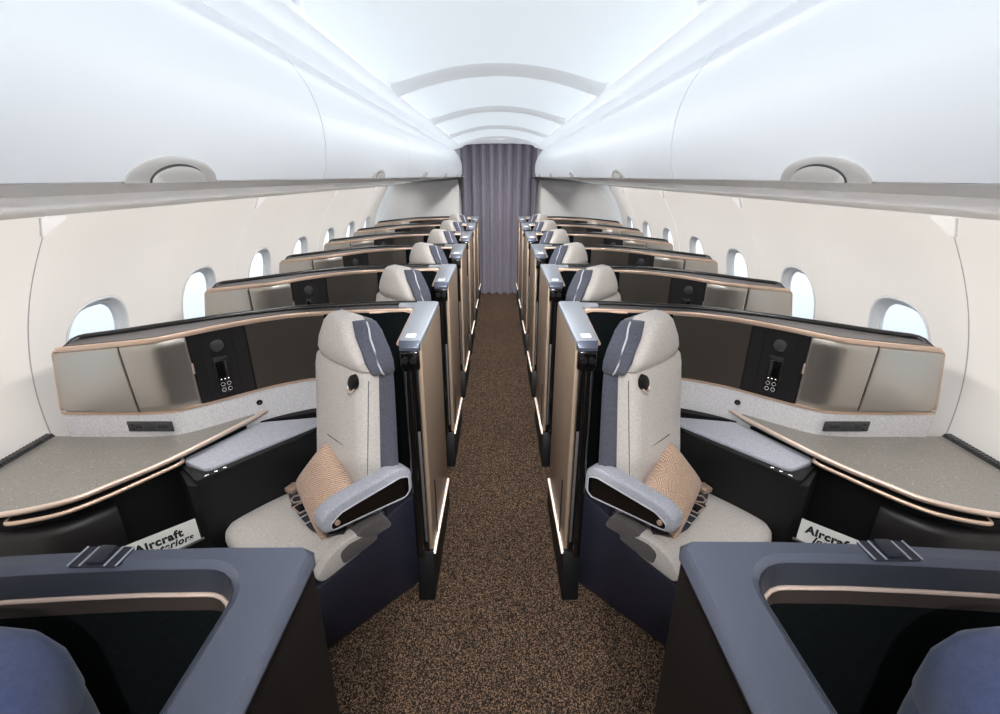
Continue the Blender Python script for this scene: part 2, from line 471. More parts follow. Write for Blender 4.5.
for k in range(-3, 5):
    ya, yb = RIB0 + (k - 1) * BAY + .075, RIB0 + k * BAY - .15
    yb = min(yb, YC - .06)
    if yb - ya < .3: continue
    out_ = None
    # fill as a grid of strips across x so the panel follows the arch
    bm = NB()
    n = 36; secs = []
    for i in range(n + 1):
        x = -.446 + .892 * i / n
        e_ = max(0, abs(x) - (.446 - .10))
        cut = .10 - math.sqrt(max(0, .10 ** 2 - e_ ** 2))
        secs.append([(x, ya + cut, arch(x) + .004), (x, yb - cut, arch(x) + .004), (x, yb - cut, arch(x) + .012), (x, ya + cut, arch(x) + .012)])
    loft(bm, secs)
    o = fin('ceiling_light_panel', bm, 'light_panel', smooth=60)
    if yb < 1.2:
        lab = 'glowing arched ceiling panel overhead, before the first panel in view'
    else:
        vis += 1
        lab = ['', 'largest glowing ceiling panel, before the first cross rib', 'second glowing ceiling panel, beyond the first cross rib',
               'third glowing ceiling panel, beyond the second cross rib', 'last glowing ceiling panel in front of the curtain'][min(vis, 4)]
    tagm(o, lab, 'ceiling light', 'glowing ceiling light panels')

# overhead bins
BINL = 1.27; BSEAM = 1.385
FACE = [(.482, 1.743), (.470, 1.78), (.465, 1.83), (.467, 1.88), (.475, 1.92), (.492, 1.965), (.518, 2.005), (.542, 2.037), (.562, 2.058)]
def facex(z): return interp([p[1] for p in FACE], [p[0] for p in FACE], z)
for side in (-1, 1):
    sname = 'left' if side < 0 else 'right'
    j = 0
    for k in range(-3, 6):
        ya, yb = BSEAM + (k - 1) * BINL + .0025, BSEAM + k * BINL - .0025
        if ya > 6.2 or yb < Y0 + .2: continue
        yb = min(yb, Y1 - .1); ya = max(ya, Y0)
        if yb < 0.5: lab = 'white overhead bin on the %s, nearer than the one with the largest latch' % sname
        else:
            j += 1
            lab = ['', 'nearest white overhead bin on the %s, with the largest half-moon latch' % sname,
                   'white overhead bin on the %s, just beyond the curved door seam' % sname,
                   'white overhead bin on the %s, third from the curtain' % sname,
                   'white overhead bin on the %s, second from the curtain' % sname,
                   'white overhead bin on the %s, right next to the curtain' % sname][min(j, 5)]
        yc = BSEAM + (k - .5) * BINL
        t_ = thing('overhead_bin', lab, 'overhead bin', side, (.9, (ya + yb) / 2, 1.74), 'overhead bins on the %s' % sname)
        bm = NB()
        sec = FACE + [(.60, 2.075), (1.25, 2.075), (1.25, 1.76), (.50, 1.748)]
        loft(bm, [[(p[0], ya, p[1]) for p in sec], [(p[0], yb, p[1]) for p in sec]])
        fin('bin_door', bm, 'bin_white', t_, smooth=40)
        # half-moon latch on the lower edge
        if yc + .12 < Y1 - .1 and yc - .12 > Y0:
            for (nm, mt, hw, hh, d, dz) in (('latch_surround', 'latch_grey', .104, .036, .006, .0), ('latch_line', 'latch_line', .0685, .0268, .0095, .0), ('latch_paddle', 'latch_grey', .065, .0235, .013, .0)):
                bm = NB(); secs = []
                for (f, dd) in ((1.0, -.004), (1.0, d * .4), (.93, d * .8), (.7, d), (.3, d * 1.05)):
                    rg = []
                    for q in range(25):
                        a = math.pi * q / 24
                        yy = math.cos(a) * hw * f; zz = 1.741 + math.sin(a) * hh * f * 1.0
                        rg.append((facex(zz) - dd, yc + yy, zz))
                    secs.append(rg)
                loft(bm, secs)
                fin(nm, bm, mt, t_, smooth=50)
# underside rail (passenger service channel) from the bin edge to the sidewall
for side in (-1, 1):
    for nm, pr, mt in (('trim_11', [(.484, 1.7415), (.62, 1.734), (.80, 1.716), (.80, 1.73), (.60, 1.746), (.484, 1.7425)], 'rail_grey'),
                       ('trim_12', [(.80, 1.716), (.95, 1.704), (1.10, 1.683), (1.20, 1.668), (1.235, 1.668), (1.235, 1.69), (.80, 1.73)], 'rail_blue'),
                       ('trim_13', [(1.235, 1.669), (1.29, 1.655), (1.35, 1.652), (1.59, 1.618), (1.64, 1.62), (1.64, 1.64), (1.235, 1.70)], 'rail_cream')):
        bm = NB()
        loft(bm, [[(p[0], y, p[1]) for p in pr] for y in (Y0, Y1)])
        n_ = int(nm[-2:]) + (0 if side < 0 else 3)
        struct(fin('trim_%d' % n_, bm, mt, side=side, smooth=30))
# rear end wall behind the camera, far end wall behind the curtain
bm = NB(); box(bm, (0, Y0 - .02, 1.1), (3.9, .04, 2.3)); struct(fin('wall_rear', bm, 'partition_grey'))
bm = NB(); box(bm, (0, Y1 + .02, 1.1), (3.9, .04, 2.3)); struct(fin('wall_front', bm, 'sidewall_white'))

# far partitions either side of the curtain
YP = 7.48
for side in (-1, 1):
    bm = NB()
    pts = []
    zs = [0, .4, .8, 1.1, 1.3, 1.42]
    for z in zs: pts.append((wallx(z) - .06, z))
    pts += [(1.56, 1.52), (1.48, 1.60), (1.38, 1.64), (1.2, 1.655), (.62, 1.70), (.60, 1.66), (.53, 1.38), (.47, 1.15), (.47, 0)]
    loft(bm, [[(p[0], YP, p[1]) for p in pts], [(p[0], YP + .05, p[1]) for p in pts]])
    sname = 'left' if side < 0 else 'right'
    o = fin('partition', bm, 'partition_grey', side=side, bevel=.006, origin=(1.0, YP, 0))
    tagm(o, 'pale grey rounded partition panel on the %s of the curtain' % sname, 'partition', 'partitions beside the curtain')

# curtain
t_ = thing('curtain', 'mauve grey pleated curtain closing off the end of the aisle', 'curtain', 1, (0, 7.34, 0))
bm = NB(); secs = []
n = 260
for z in (.01, .3, .8, 1.3, 1.8, 2.1, 2.178):
    amp = .055 * (1 - .25 * (z / 2.2))
    front = []
    for i in range(n + 1):
        x = -.553 + 1.106 * i / n
        ph = x / 1.106 * 2 * math.pi * 8.5 + .35 * math.sin(x * 9 + z * .6)
        front.append((x, 7.34 - amp * (math.sin(ph) + .22 * math.sin(2 * ph + 1)), z))
    secs.append(front + [(p[0], p[1] + .006, p[2]) for p in front[::-1]])
loft(bm, secs)
fin('drape', bm, 'curtain', t_, smooth=80)
bm = NB(); box(bm, (0, 7.335, 2.192), (1.14, .05, .022)); fin('curtain_rail', bm, 'ceiling_white', t_, bevel=.004)

# ------------------------------------------------------------------ suites
PITCH = 1.02; ROW1 = 2.206
ROWS = [ROW1 + PITCH * i for i in range(6)]
FU = [.28, .40, .60, .83, .92, 1.05, 1.24, 1.33, 1.45, 1.9]
FY = [-.060, -.066, -.085, -.118, -.145, -.222, -.396, -.470, -.486, -.486]
def fy(u): return sm(lambda q: interp(FU, FY, q), u, .035)
def bky(u): return sm(lambda q: interp([.28, .60, .92, 1.25, 1.5, 1.75], [0, -.03, -.098, -.276, -.37, -.41], q), u, .05)
def zt(u): return sm(lambda q: interp([.3, 1.2, 1.42, 1.76], [1.172, 1.172, 1.157, 1.124], q), u, .05)
ZB = .84
US = [.30 + i * .0125 for i in range(0, 116)]                # .30 .. 1.7375
def ordn(i): return ['first', 'fifth from the curtain', 'fourth from the curtain', 'third from the curtain', 'second from the curtain', 'closest to the curtain'][i]
def rowlabel(what, i, side, extra0):
    sname = 'left' if side < 0 else 'right'
    if i == 0: return extra0 % sname
    return '%s %s on the %s of the aisle' % (what, ordn(i), sname)

def P3(u, y, z): return (u, ROW1 + y, z)

def build_shell(side):
    t_ = thing('privacy_shell', '', 'seat shell', side, (.62, ROW1 - .1, 0))
    Y = ROW1
    # back wall
    bm = NB()
    loft(bm, [[P3(u, fy(u), .02), P3(u, fy(u), zt(u) - .004), P3(u, bky(u) - .004, zt(u)), P3(u, bky(u) - .004, .02)] for u in US if .37 < u < 1.715])
    fin('back_wall', bm, 'cabinet_dark', t_)
    # top surface and raised rim
    bm = NB()
    zr = lambda u: zt(u) + .018
    loft(bm, [[P3(u, fy(u) + .004, zt(u) - .012), P3(u, fy(u) + .004, zt(u) + .002), P3(u, bky(u) - .026, zr(u) - .010), P3(u, bky(u) - .012, zr(u) - .012), P3(u, bky(u) - .012, zt(u) - .012)] for u in US if .385 < u < 1.69])
    fin('top_surface', bm, 'rim_top', t_)
    bm = NB()
    tail = [(1.7375 + .018 * math.sin(a), bky(1.7375) - .018 + .018 * math.cos(a)) for a in (.5, 1.0, 1.57)]
    ctr = [(u, bky(u) - .010, zr(u) - .004) for u in US if .385 < u < 1.675]
    tube(bm, [P3(*c) for c in ctr] + [P3(1.684, bky(1.68) - .018, zr(1.68) - .006), P3(1.692, bky(1.68) - .040, zr(1.69) - .010), P3(1.694, fy(1.69) + .012, zt(1.69) - .008)], .011, 10)
    fin('rim', bm, 'rim_black', t_)
    # bronze edge band along the top of the front face, wrapping round the outboard end
    bm = NB()
    path = [(u, fy(u) - .004, zt(u) - .010) for u in US if u > .39 and u < 1.71]
    r = .034; zc = zt(1.72) - .010 - r
    for q in range(1, 9):
        a = math.pi / 2 * q / 8
        path.append((1.706 + r * math.sin(a), fy(1.74) - .004, zc + r * math.cos(a)))
    for z in (1.02, .95, .88): path.append((lerp(1.740, 1.785, (zc - z) / (zc - .86)), fy(1.74) - .004, z))
    path += [(1.784, fy(1.74) - .004, .855)]
    ntop = sum(1 for p in path if p[0] < 1.7085)
    sweep(bm, [P3(*p) for p in path[:ntop + 2]], .020, .014, lambda i: (0, -1, 0) if path[i][0] > 1.4 else (.35, -1, 0))
    sweep(bm, [P3(*p) for p in path[ntop:]], .010, .012, (0, -1, 0))
    fin('trim_band', bm, 'bronze', t_, bevel=.003)
    # aisle side wall: core, taupe outer skin, lining
    bm = NB(); prism(bm, [(.300, Y - .56), (.362, Y - .56), (.378, Y - .40), (.378, Y - .002), (.300, Y - .002)], .03, 1.168)
    fin('side_wall', bm, 'black_matte', t_)
    bm = NB(); loft(bm, [[(.284, Y - .585, .21), (.300, Y - .585, .21), (.300, Y - .575, 1.166), (.284, Y - .575, 1.166)], [(.284, Y - .002, .17), (.300, Y - .002, .17), (.300, Y - .002, 1.166), (.284, Y - .002, 1.166)]])
    fin('outer_skin', bm, 'taupe_metal', t_, bevel=.003)
    bm = NB(); loft(bm, [[(.278, Y - .655, .0), (.352, Y - .655, .0), (.352, Y - .60, .225), (.280, Y - .60, .225)], [(.278, Y, 0), (.365, Y, 0), (.365, Y, .19), (.280, Y, .175)]])
    fin('kick_panel', bm, 'black_plastic', t_, bevel=.006)
    bm = NB(); sweep(bm, [(.2785, Y - .60, .218), (.2785, Y - .30, .196), (.2785, Y - .01, .176)], .014, .010, (-1, 0, 0))
    fin('courtesy_light', bm, 'courtesy_light', t_, bevel=.002)
    bm = NB(); lu = [.80 - i_ * .02 for i_ in range(20)]
    prism(bm, [(.364, Y - .52), (.370, Y - .52), (.386, Y - .38), (.386, Y - .10), (.398, Y - .082)] + [(u_, Y + fy(u_) - .012) for u_ in lu[::-1] if u_ > .42] + [(u_, Y + fy(u_) + .002) for u_ in lu if u_ > .42] + [(.378, Y - .06)], .30, 1.158)
    fin('inner_lining', bm, 'lining_fabric', t_)
    # ledge on top
    bm = NB()
    poly = [(.284, Y - .578), (.368, Y - .578), (.388, Y - .11)] + [(.388 + .045 * (1 - math.cos(a)), Y - .11 + .045 * math.sin(a)) for a in (.4, .8, 1.2, 1.57)] + [(.47, Y - .065), (.47, Y + .000), (.30, Y + .000), (.284, Y - .016)]
    prism(bm, poly, 1.163, 1.190)
    fin('ledge', bm, 'ledge_silver', t_, bevel=.007, segs=3)
    bm = NB(); tube(bm, [(.60, Y - .094, 1.158), (.46, Y - .074, 1.158), (.425, Y - .076, 1.158), (.398, Y - .105, 1.158), (.380, Y - .53, 1.158)], .007, 8)
    fin('inner_trim', bm, 'bronze', t_)
    # front nose: chamfered cap end, twin latch, posts
    bm = NB()
    secs = [[(.286, Y - .575, 1.189), (.367, Y - .575, 1.189), (.367, Y - .575, 1.150), (.286, Y - .575, 1.150)],
            [(.291, Y - .597, 1.168), (.362, Y - .597, 1.168), (.362, Y - .597, 1.152), (.291, Y - .597, 1.152)]]
    loft(bm, secs); fin('nose_cap', bm, 'ledge_slate', t_, bevel=.003)
    bm = NB(); box(bm, (.3265, Y - .590, 1.116), (.072, .03, .074)); o = fin('latch_housing', bm, 'black_gloss', t_, bevel=.008)
    for dx in (-.014, .014):
        bm = NB(); disc(bm, (.327 + dx * 1.1, Y - .603, 1.120), (0, -1, 0), .0135, .012); fin('latch_pin', bm, 'black_plastic', o)
    bm = NB(); tube(bm, [(.334, Y - .602, 1.08), (.337, Y - .604, .9), (.336, Y - .612, .5), (.334, Y - .622, .23)], .016, 12)
    fin('door_track', bm, 'black_gloss', t_)
    bm = NB(); prism(bm, [(.300, Y - .600), (.318, Y - .600), (.318, Y - .555), (.300, Y - .555)], .22, 1.11)
    fin('front_post', bm, 'black_gloss', t_, bevel=.003)
    bm = NB(); prism(bm, [(.303, Y - .606), (.314, Y - .606), (.314, Y - .599), (.303, Y - .599)], .28, .82)
    fin('door_edge', bm, 'rim_top', t_, bevel=.002)
    # small white seat marker on the ledge
    bm = NB(); box(bm, (.328, Y - .530, 1.1915), (.034, .030, .003)); o = fin('seat_marker', bm, 'icon_light', t_)
    bm = NB()
    for (a, c, wd, hd) in ((-.009, .004, .006, .010), (-.009, -.006, .004, .005), (.001, .003, .006, .012), (.010, .005, .004, .008), (.010, -.006, .006, .004)):
        box(bm, (.328 + a * side, Y - .530 + c, 1.1933), (wd, hd, .0012))
    fin('marker_symbol', bm, 'seam_dark', o)
    return t_

def facepatch(bm, ul, ur, z0, z1, d0=.004, d1=.010, nu=40, nz=10):
    """curved slab lying on the front face; ul(z), ur(z) limits, z0(u), z1(u)"""
    front, back = [], []
    for j in range(nz + 1):
        b_ = j / nz; fr, bk = [], []
        zmid = lerp(.845, 1.108, b_)
        for i in range(nu + 1):
            u = lerp(ul(zmid), ur(zmid), i / nu)
            z = lerp(z0(u), z1(u), b_)
            fr.append(P3(u, fy(u) - d1, z)); bk.append(P3(u, fy(u) + d0, z))
        front.append(fr); back.append(bk)
    loft(bm, [f + g[::-1] for f, g in zip(front, back)])
    return bm

def build_cabinet(side):
    t_ = thing('storage_cabinet', '', 'cabinet', side, (1.2, ROW1 - .42, ZB))
    zlo = lambda u: ZB + .008
    zhi = lambda u: zt(u) - .021
    ue = lambda z: lerp(1.783, 1.733, (z - .845) / .3)
    def ue_r(z):
        e_ = ue(z); r = .035
        if z > 1.115 - r + .01: dz = min(r, z - (1.115 - r + .01)); e_ -= r - math.sqrt(max(0, r * r - dz * dz))
        if z < .85 + r: dz = min(r, .85 + r - z); e_ -= (r - math.sqrt(max(0, r * r - dz * dz))) * .6
        return e_
    s1 = lambda z: lerp(1.468, 1.476, (z - .845) / .3)
    facec = NB(); facepatch(facec, lambda z: .805, lambda z: ue_r(z) - .005, zlo, zhi, -.001, .0035, 90, 24)
    fin('carcass', facec, 'black_plastic', t_, smooth=50)
    bm = NB(); facepatch(bm, lambda z: s1(z) + .0025, ue_r, zlo, zhi, -.003, .010, 24, 24)
    fin('end_panel', bm, 'cabinet_metal', t_, smooth=50, bevel=.0015, segs=1)
    bm = NB(); facepatch(bm, lambda z: 1.2585, lambda z: s1(z) - .0025, zlo, zhi, -.003, .010, 30)
    dr = fin('door', bm, 'cabinet_metal', t_, smooth=50, bevel=.0015, segs=1)
    bm = NB(); box(bm, P3(1.2555, fy(1.2555) - .010, 1.01), (.004, .008, .045)); o = fin('door_pull', bm, 'rose_gold', dr)
    bm = NB(); facepatch(bm, lambda z: 1.095, lambda z: 1.2535, zlo, zhi, -.003, .009, 30)
    cp = fin('control_panel', bm, 'cabinet_dark', t_, smooth=50)
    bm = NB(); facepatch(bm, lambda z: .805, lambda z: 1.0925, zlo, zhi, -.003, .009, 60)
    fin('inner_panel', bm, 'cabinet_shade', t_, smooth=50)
    # frame line of the remote bay
    def nrm(u):
        d = (fy(u + .01) - fy(u - .01)) / .02
        return Vector((d, -1, 0)).normalized()
    def onface(u, z, d): return Vector(P3(u, fy(u), z)) + nrm(u) * d
    bm = NB()
    for a, b_ in (((1.228, 1.14), (1.228, .855)), ((1.140, 1.14), (1.140, .855))):
        tube(bm, [onface(a[0], a[1], .0085), onface(b_[0], b_[1], .0085)], .0012, 6)
    fin('bay_outline', bm, 'black_matte', cp)
    bm = NB(); disc(bm, onface(1.185, 1.088, .008), nrm(1.185), .027, .005, 28); o = fin('reading_light', bm, 'disc_grey', cp)
    bm = NB(); ring(bm, onface(1.185, 1.088, .0115), nrm(1.185), .026, .0018, 28); fin('bezel', bm, 'black_gloss', o)
    # hand-held remote in its cradle
    ra = Vector((1, (fy(1.195) - fy(1.175)) / .02, 0)).normalized(); nn = nrm(1.185)
    rot = Matrix((ra, -nn, Vector((0, 0, 1)))).transposed()
    bm = NB(); box(bm, onface(1.185, .955, .009), (.056, .010, .165), rot); cr_ = fin('remote_cradle', bm, 'black_matte', cp, bevel=.004)
    bm = NB(); box(bm, onface(1.185, .950, .016), (.045, .012, .150), rot); rm = fin('remote', bm, 'black_gloss', cp, bevel=.004)
    bm = NB()
    for dx in (-.012, .012):
        for dz in (.918, .893): ring(bm, onface(1.185, dz, .0225) + ra * dx, nn, .0078, .0007, 14)
    fin('remote_button', bm, 'white_print', cp)
    bm = NB()
    for dx in (-.014, .0, .014): box(bm, onface(1.185, .941, .0225) + ra * dx, (.005, .002, .003), rot)
    fin('remote_icon', bm, 'icon_light', cp)
    # bronze line under the doors
    bm = NB(); sweep(bm, [P3(u, fy(u) - .008, ZB + .003) for u in US if u > .805] + [P3(1.76, fy(1.76) - .008, ZB + .003), P3(1.785, fy(1.76) - .008, ZB + .006)], .008, .010, (0, 0, 1))
    fin('lower_trim', bm, 'bronze', t_)
    return t_

WT = .735
EDGE = [(1.104, -.306), (1.26, -.64), (1.379, -.816), (1.457, -.903), (1.609, -.968), (1.86, -1.0)]
def build_console(side):
    t_ = thing('side_console', 'grey speckled side console with bronze edge and fabric back band in the first %s suite' % ('left' if side < 0 else 'right'), 'console', side, (1.35, ROW1 - .7, 0), 'side consoles under the windows')
    edge = smooth_path([(p[0], p[1]) for p in [(u, y) for u, y in EDGE]].copy() and [(u, y, 0) for u, y in EDGE], 8)
    # the stone top
    back = [(u, fy(u) - .006) for u in [1.86 - i * .02 for i in range(0, 38)] if u > 1.10]
    poly = [(p[0], p[1]) for p in edge] + back
    bm = NB(); prism(bm, [(u, ROW1 + y) for u, y in poly], WT - .022, WT)
    fin('worktop', bm, 'worktop_stone', t_, smooth=30)
    bm = NB(); tube(bm, [P3(1.075, -.24, WT - .006)] + [P3(p[0] - .003, p[1] - .004, WT - .006) for p in edge], .0095, 10)
    fin('edge_trim', bm, 'rose_gold', t_)
    # stowed tray under the top with its own bronze edge
    tr = [(1.592, -.925), (1.606, -.938), (1.604, -.960), (1.585, -.972), (1.50, -.945), (1.440, -.908), (1.375, -.832), (1.300, -.715), (1.262, -.655), (1.250, -.62), (1.262, -.60)]
    trs = smooth_path([(u - .006, y - .010, 0) for u, y in tr], 6)
    bm = NB(); prism(bm, [(p[0] + .004, ROW1 + p[1] + .006) for p in trs] + [(1.45, ROW1 - .60), (1.62, ROW1 - .80)], WT - .040, WT - .028)
    tt = fin('tray_table', bm, 'black_plastic', t_)
    bm = NB(); tube(bm, [P3(p[0], p[1], WT - .034) for p in trs], .0075, 10)
    fin('tray_edge', bm, 'bronze', tt)
    # body
    body = [(1.86, -.50), (1.86, -.985), (1.612, -.945), (1.465, -.878), (1.392, -.795), (1.275, -.625), (1.255, -.640), (1.165, -.735), (1.135, -.735), (.845, -.375), (.80, -.33), (.80, -.13)]
    bk = [(u, fy(u) - .002) for u in [.80 + i * .03 for i in range(1, 36)] if u < 1.85]
    bm = NB(); prism(bm, [(u, ROW1 + y) for u, y in body + bk], 0, .664)
    fin('body', bm, 'black_matte', t_)
    up = [(1.86, -.50), (1.86, -.985), (1.612, -.945), (1.465, -.878), (1.392, -.795), (1.28, -.625), (1.135, -.295), (.80, -.16), (.80, -.13)]
    bm = NB(); prism(bm, [(u, ROW1 + y) for u, y in up + bk], .664, WT - .045)
    fin('upper_body', bm, 'black_plastic', t_)
    # bulging footwell housing at the outboard end
    hs = [(1.60, -.985), (1.50, -.955), (1.43, -.905), (1.385, -.845), (1.375, -.82), (1.42, -.80), (1.70, -.90)]
    hh = smooth_path([(u, y, 0) for u, y in hs[:5]], 6)
    bm = NB(); secs = []
    for z, ins in ((.0, 0), (.55, 0), (.615, .002), (.635, .012), (.645, .03)):
        secs.append([(p[0] + ins, ROW1 + p[1] + ins, z) for p in hh] + [(1.46, ROW1 - .82, z), (1.85, ROW1 - .90, z), (1.85, ROW1 - 1.0, z)])
    loft(bm, secs); fin('footwell_housing', bm, 'body_sheen', t_, smooth=50)
    # upholstered armrest and its lip with three white symbols
    pad = rounded([(1.268, -.600), (1.100, -.292), (.815, -.238), (.815, -.300), (1.128, -.672)], [.03, .03, .01, .01, .03])
    bm = NB(); prism(bm, [(u, ROW1 + y) for u, y in pad], .664, .692)
    fin('armrest_pad', bm, 'blue_fabric', t_, bevel=.008, segs=3)
    lip = rounded([(1.262, -.618), (1.135, -.728), (.83, -.352), (.83, -.30), (1.128, -.668)], .02)
    bm = NB(); prism(bm, [(u, ROW1 + y) for u, y in lip], .655, .680)
    fin('armrest_lip', bm, 'black_matte', t_, bevel=.004)
    d = Vector((-.305, .376, 0)).normalized(); nn = Vector((-d.y, d.x, 0))
    bm = NB()
    for k, (l0, shp) in enumerate(((.028, 0), (.062, 1), (.094, 1))):
        c = Vector(P3(1.135, -.712, .6815)) + d * l0
        rot = Matrix((d, nn, Vector((0, 0, 1)))).transposed()
        if shp == 0:
            for q in (-.005, 0, .005): box(bm, c + d * q + nn * (.001 if q else -.001), (.0045, .002, .002), rot)
        else:
            box(bm, c, (.007, .002, .002), rot); box(bm, c + d * .003 + nn * .0025, (.003, .005, .002), rot); box(bm, c - d * .003 - nn * .002, (.003, .003, .002), rot)
    fin('seat_button', bm, 'icon_light', t_)
    # literature pocket low on the side of the console
    pa = Vector((1.118, 1.421, 0)); pb = Vector((1.322, 1.238, 0))
    bm = NB(); sweep(bm, [pa + Vector((0, 0, .405)), pb + Vector((0, 0, .385))], .12, .006, (-.6, -.7, 0)); pk = fin('literature_pocket', bm, 'black_plastic', t_, bevel=.002)
    bm = NB(); tube(bm, [pa + Vector((0, 0, .466)), pb + Vector((0, 0, .446))], .005, 8); fin('pocket_rim', bm, 'rim_top', pk)
    # fabric band between worktop and cabinet
    bm = NB(); loft(bm, [[P3(u, fy(u) - .012, .655), P3(u, fy(u) - .010, ZB - .002), P3(u, fy(u) + .000, ZB - .002), P3(u, fy(u) + .000, .655)] for u in [.47 + i * .0125 for i in range(106)]])
    fin('back_band', bm, 'band_fabric', t_)
    # outlets
    yo = ROW1 + fy(1.5) - .0135
    bm = NB(); box(bm, (1.435, yo, .786), (.185, .008, .046))
    op = fin('power_outlet', bm, 'outlet', t_, bevel=.003)
    bm = NB()
    cu = lambda q: 1.435 - q * side * -1 * -1
    for dx, dz in ((.070, .010), (.070, -.010), (.052, 0), (.038, 0), (-.040, 0), (-.052, 0), (-.064, 0)):
        box(bm, (1.435 + dx, yo - .0042, .786 + dz), (.009, .002, .006))
    fin('socket', bm, 'black_matte', op)
    bm = NB()
    for c0, wd in ((.056, .058), (-.054, .054)):
        for q in (-1, 1):
            box(bm, (1.435 + c0, yo - .0044, .786 + q * .015), (wd, .001, .001)); box(bm, (1.435 + c0 + q * wd / 2, yo - .0044, .786), (.001, .001, .03))
    fin('socket_outline', bm, 'stitch', op)
    dd = (fy(1.11) - fy(1.09)) / .02; nj = Vector((dd, -1, 0)).normalized()
    bm = NB(); c = Vector(P3(1.10, fy(1.10), .785)) + nj * .011
    disc(bm, c, nj, .013, .004, 20); j = fin('headphone_jack', bm, 'black_gloss', t_)
    bm = NB(); disc(bm, c + nj * .004, nj, .004, .001, 12); fin('jack_hole', bm, 'rim_top', j)
    # ribbed gasket against the sidewall
    bm = NB(); ga = []
    for i in range(40):
        y = -.50 - i * .014
        box(bm, (1.868, ROW1 + y, WT + .004), (.028, .009, .022))
    box(bm, (1.868, ROW1 - .78, WT - .002), (.026, .58, .014))
    fin('wall_gasket', bm, 'outlet', t_)
    return t_

# seat frame of reference
YAW = math.radians(42)
Fv = Vector((math.sin(YAW), -math.cos(YAW), 0)); Rv = Vector((-math.cos(YAW), -math.sin(YAW), 0))
S0 = Vector((.645, ROW1 - .480, 0))
REC = math.radians(5)
Uv = Vector((0, 0, 1)) * math.cos(REC) - Fv * math.sin(REC)
Nv = Fv * math.cos(REC) + Vector((0, 0, 1)) * math.sin(REC)
def SP(r, f, z): return S0 + Rv * r + Fv * f + Vector((0, 0, z))
def BP(r, d, t_): return S0 + Vector((0, 0, .43)) + Rv * r + Nv * d + Uv * t_
ROT_B = Matrix((Rv, Nv, Uv)).transposed()
ROT_S = Matrix((Rv, Fv, Vector((0, 0, 1)))).transposed()
def pad_layers(bm, poly, layers, fn, cent=None):
    c = cent or (sum(p[0] for p in poly) / len(poly), sum(p[1] for p in poly) / len(poly))
    secs = []
    for ins, h in layers:
        rg = []
        for p in poly:
            dx, dy = p[0] - c[0], p[1] - c[1]; L = math.hypot(dx, dy)
            k = max(.02, 1 - ins / L)
            rg.append(fn(c[0] + dx * k, c[1] + dy * k, h))
        secs.append(rg)
    return loft(bm, secs)
DOME = [(.012, 0), (.002, .018), (0, .04), (.004, .062), (.016, .078), (.04, .088), (.09, .094), (.16, .098), (.22, .10)]

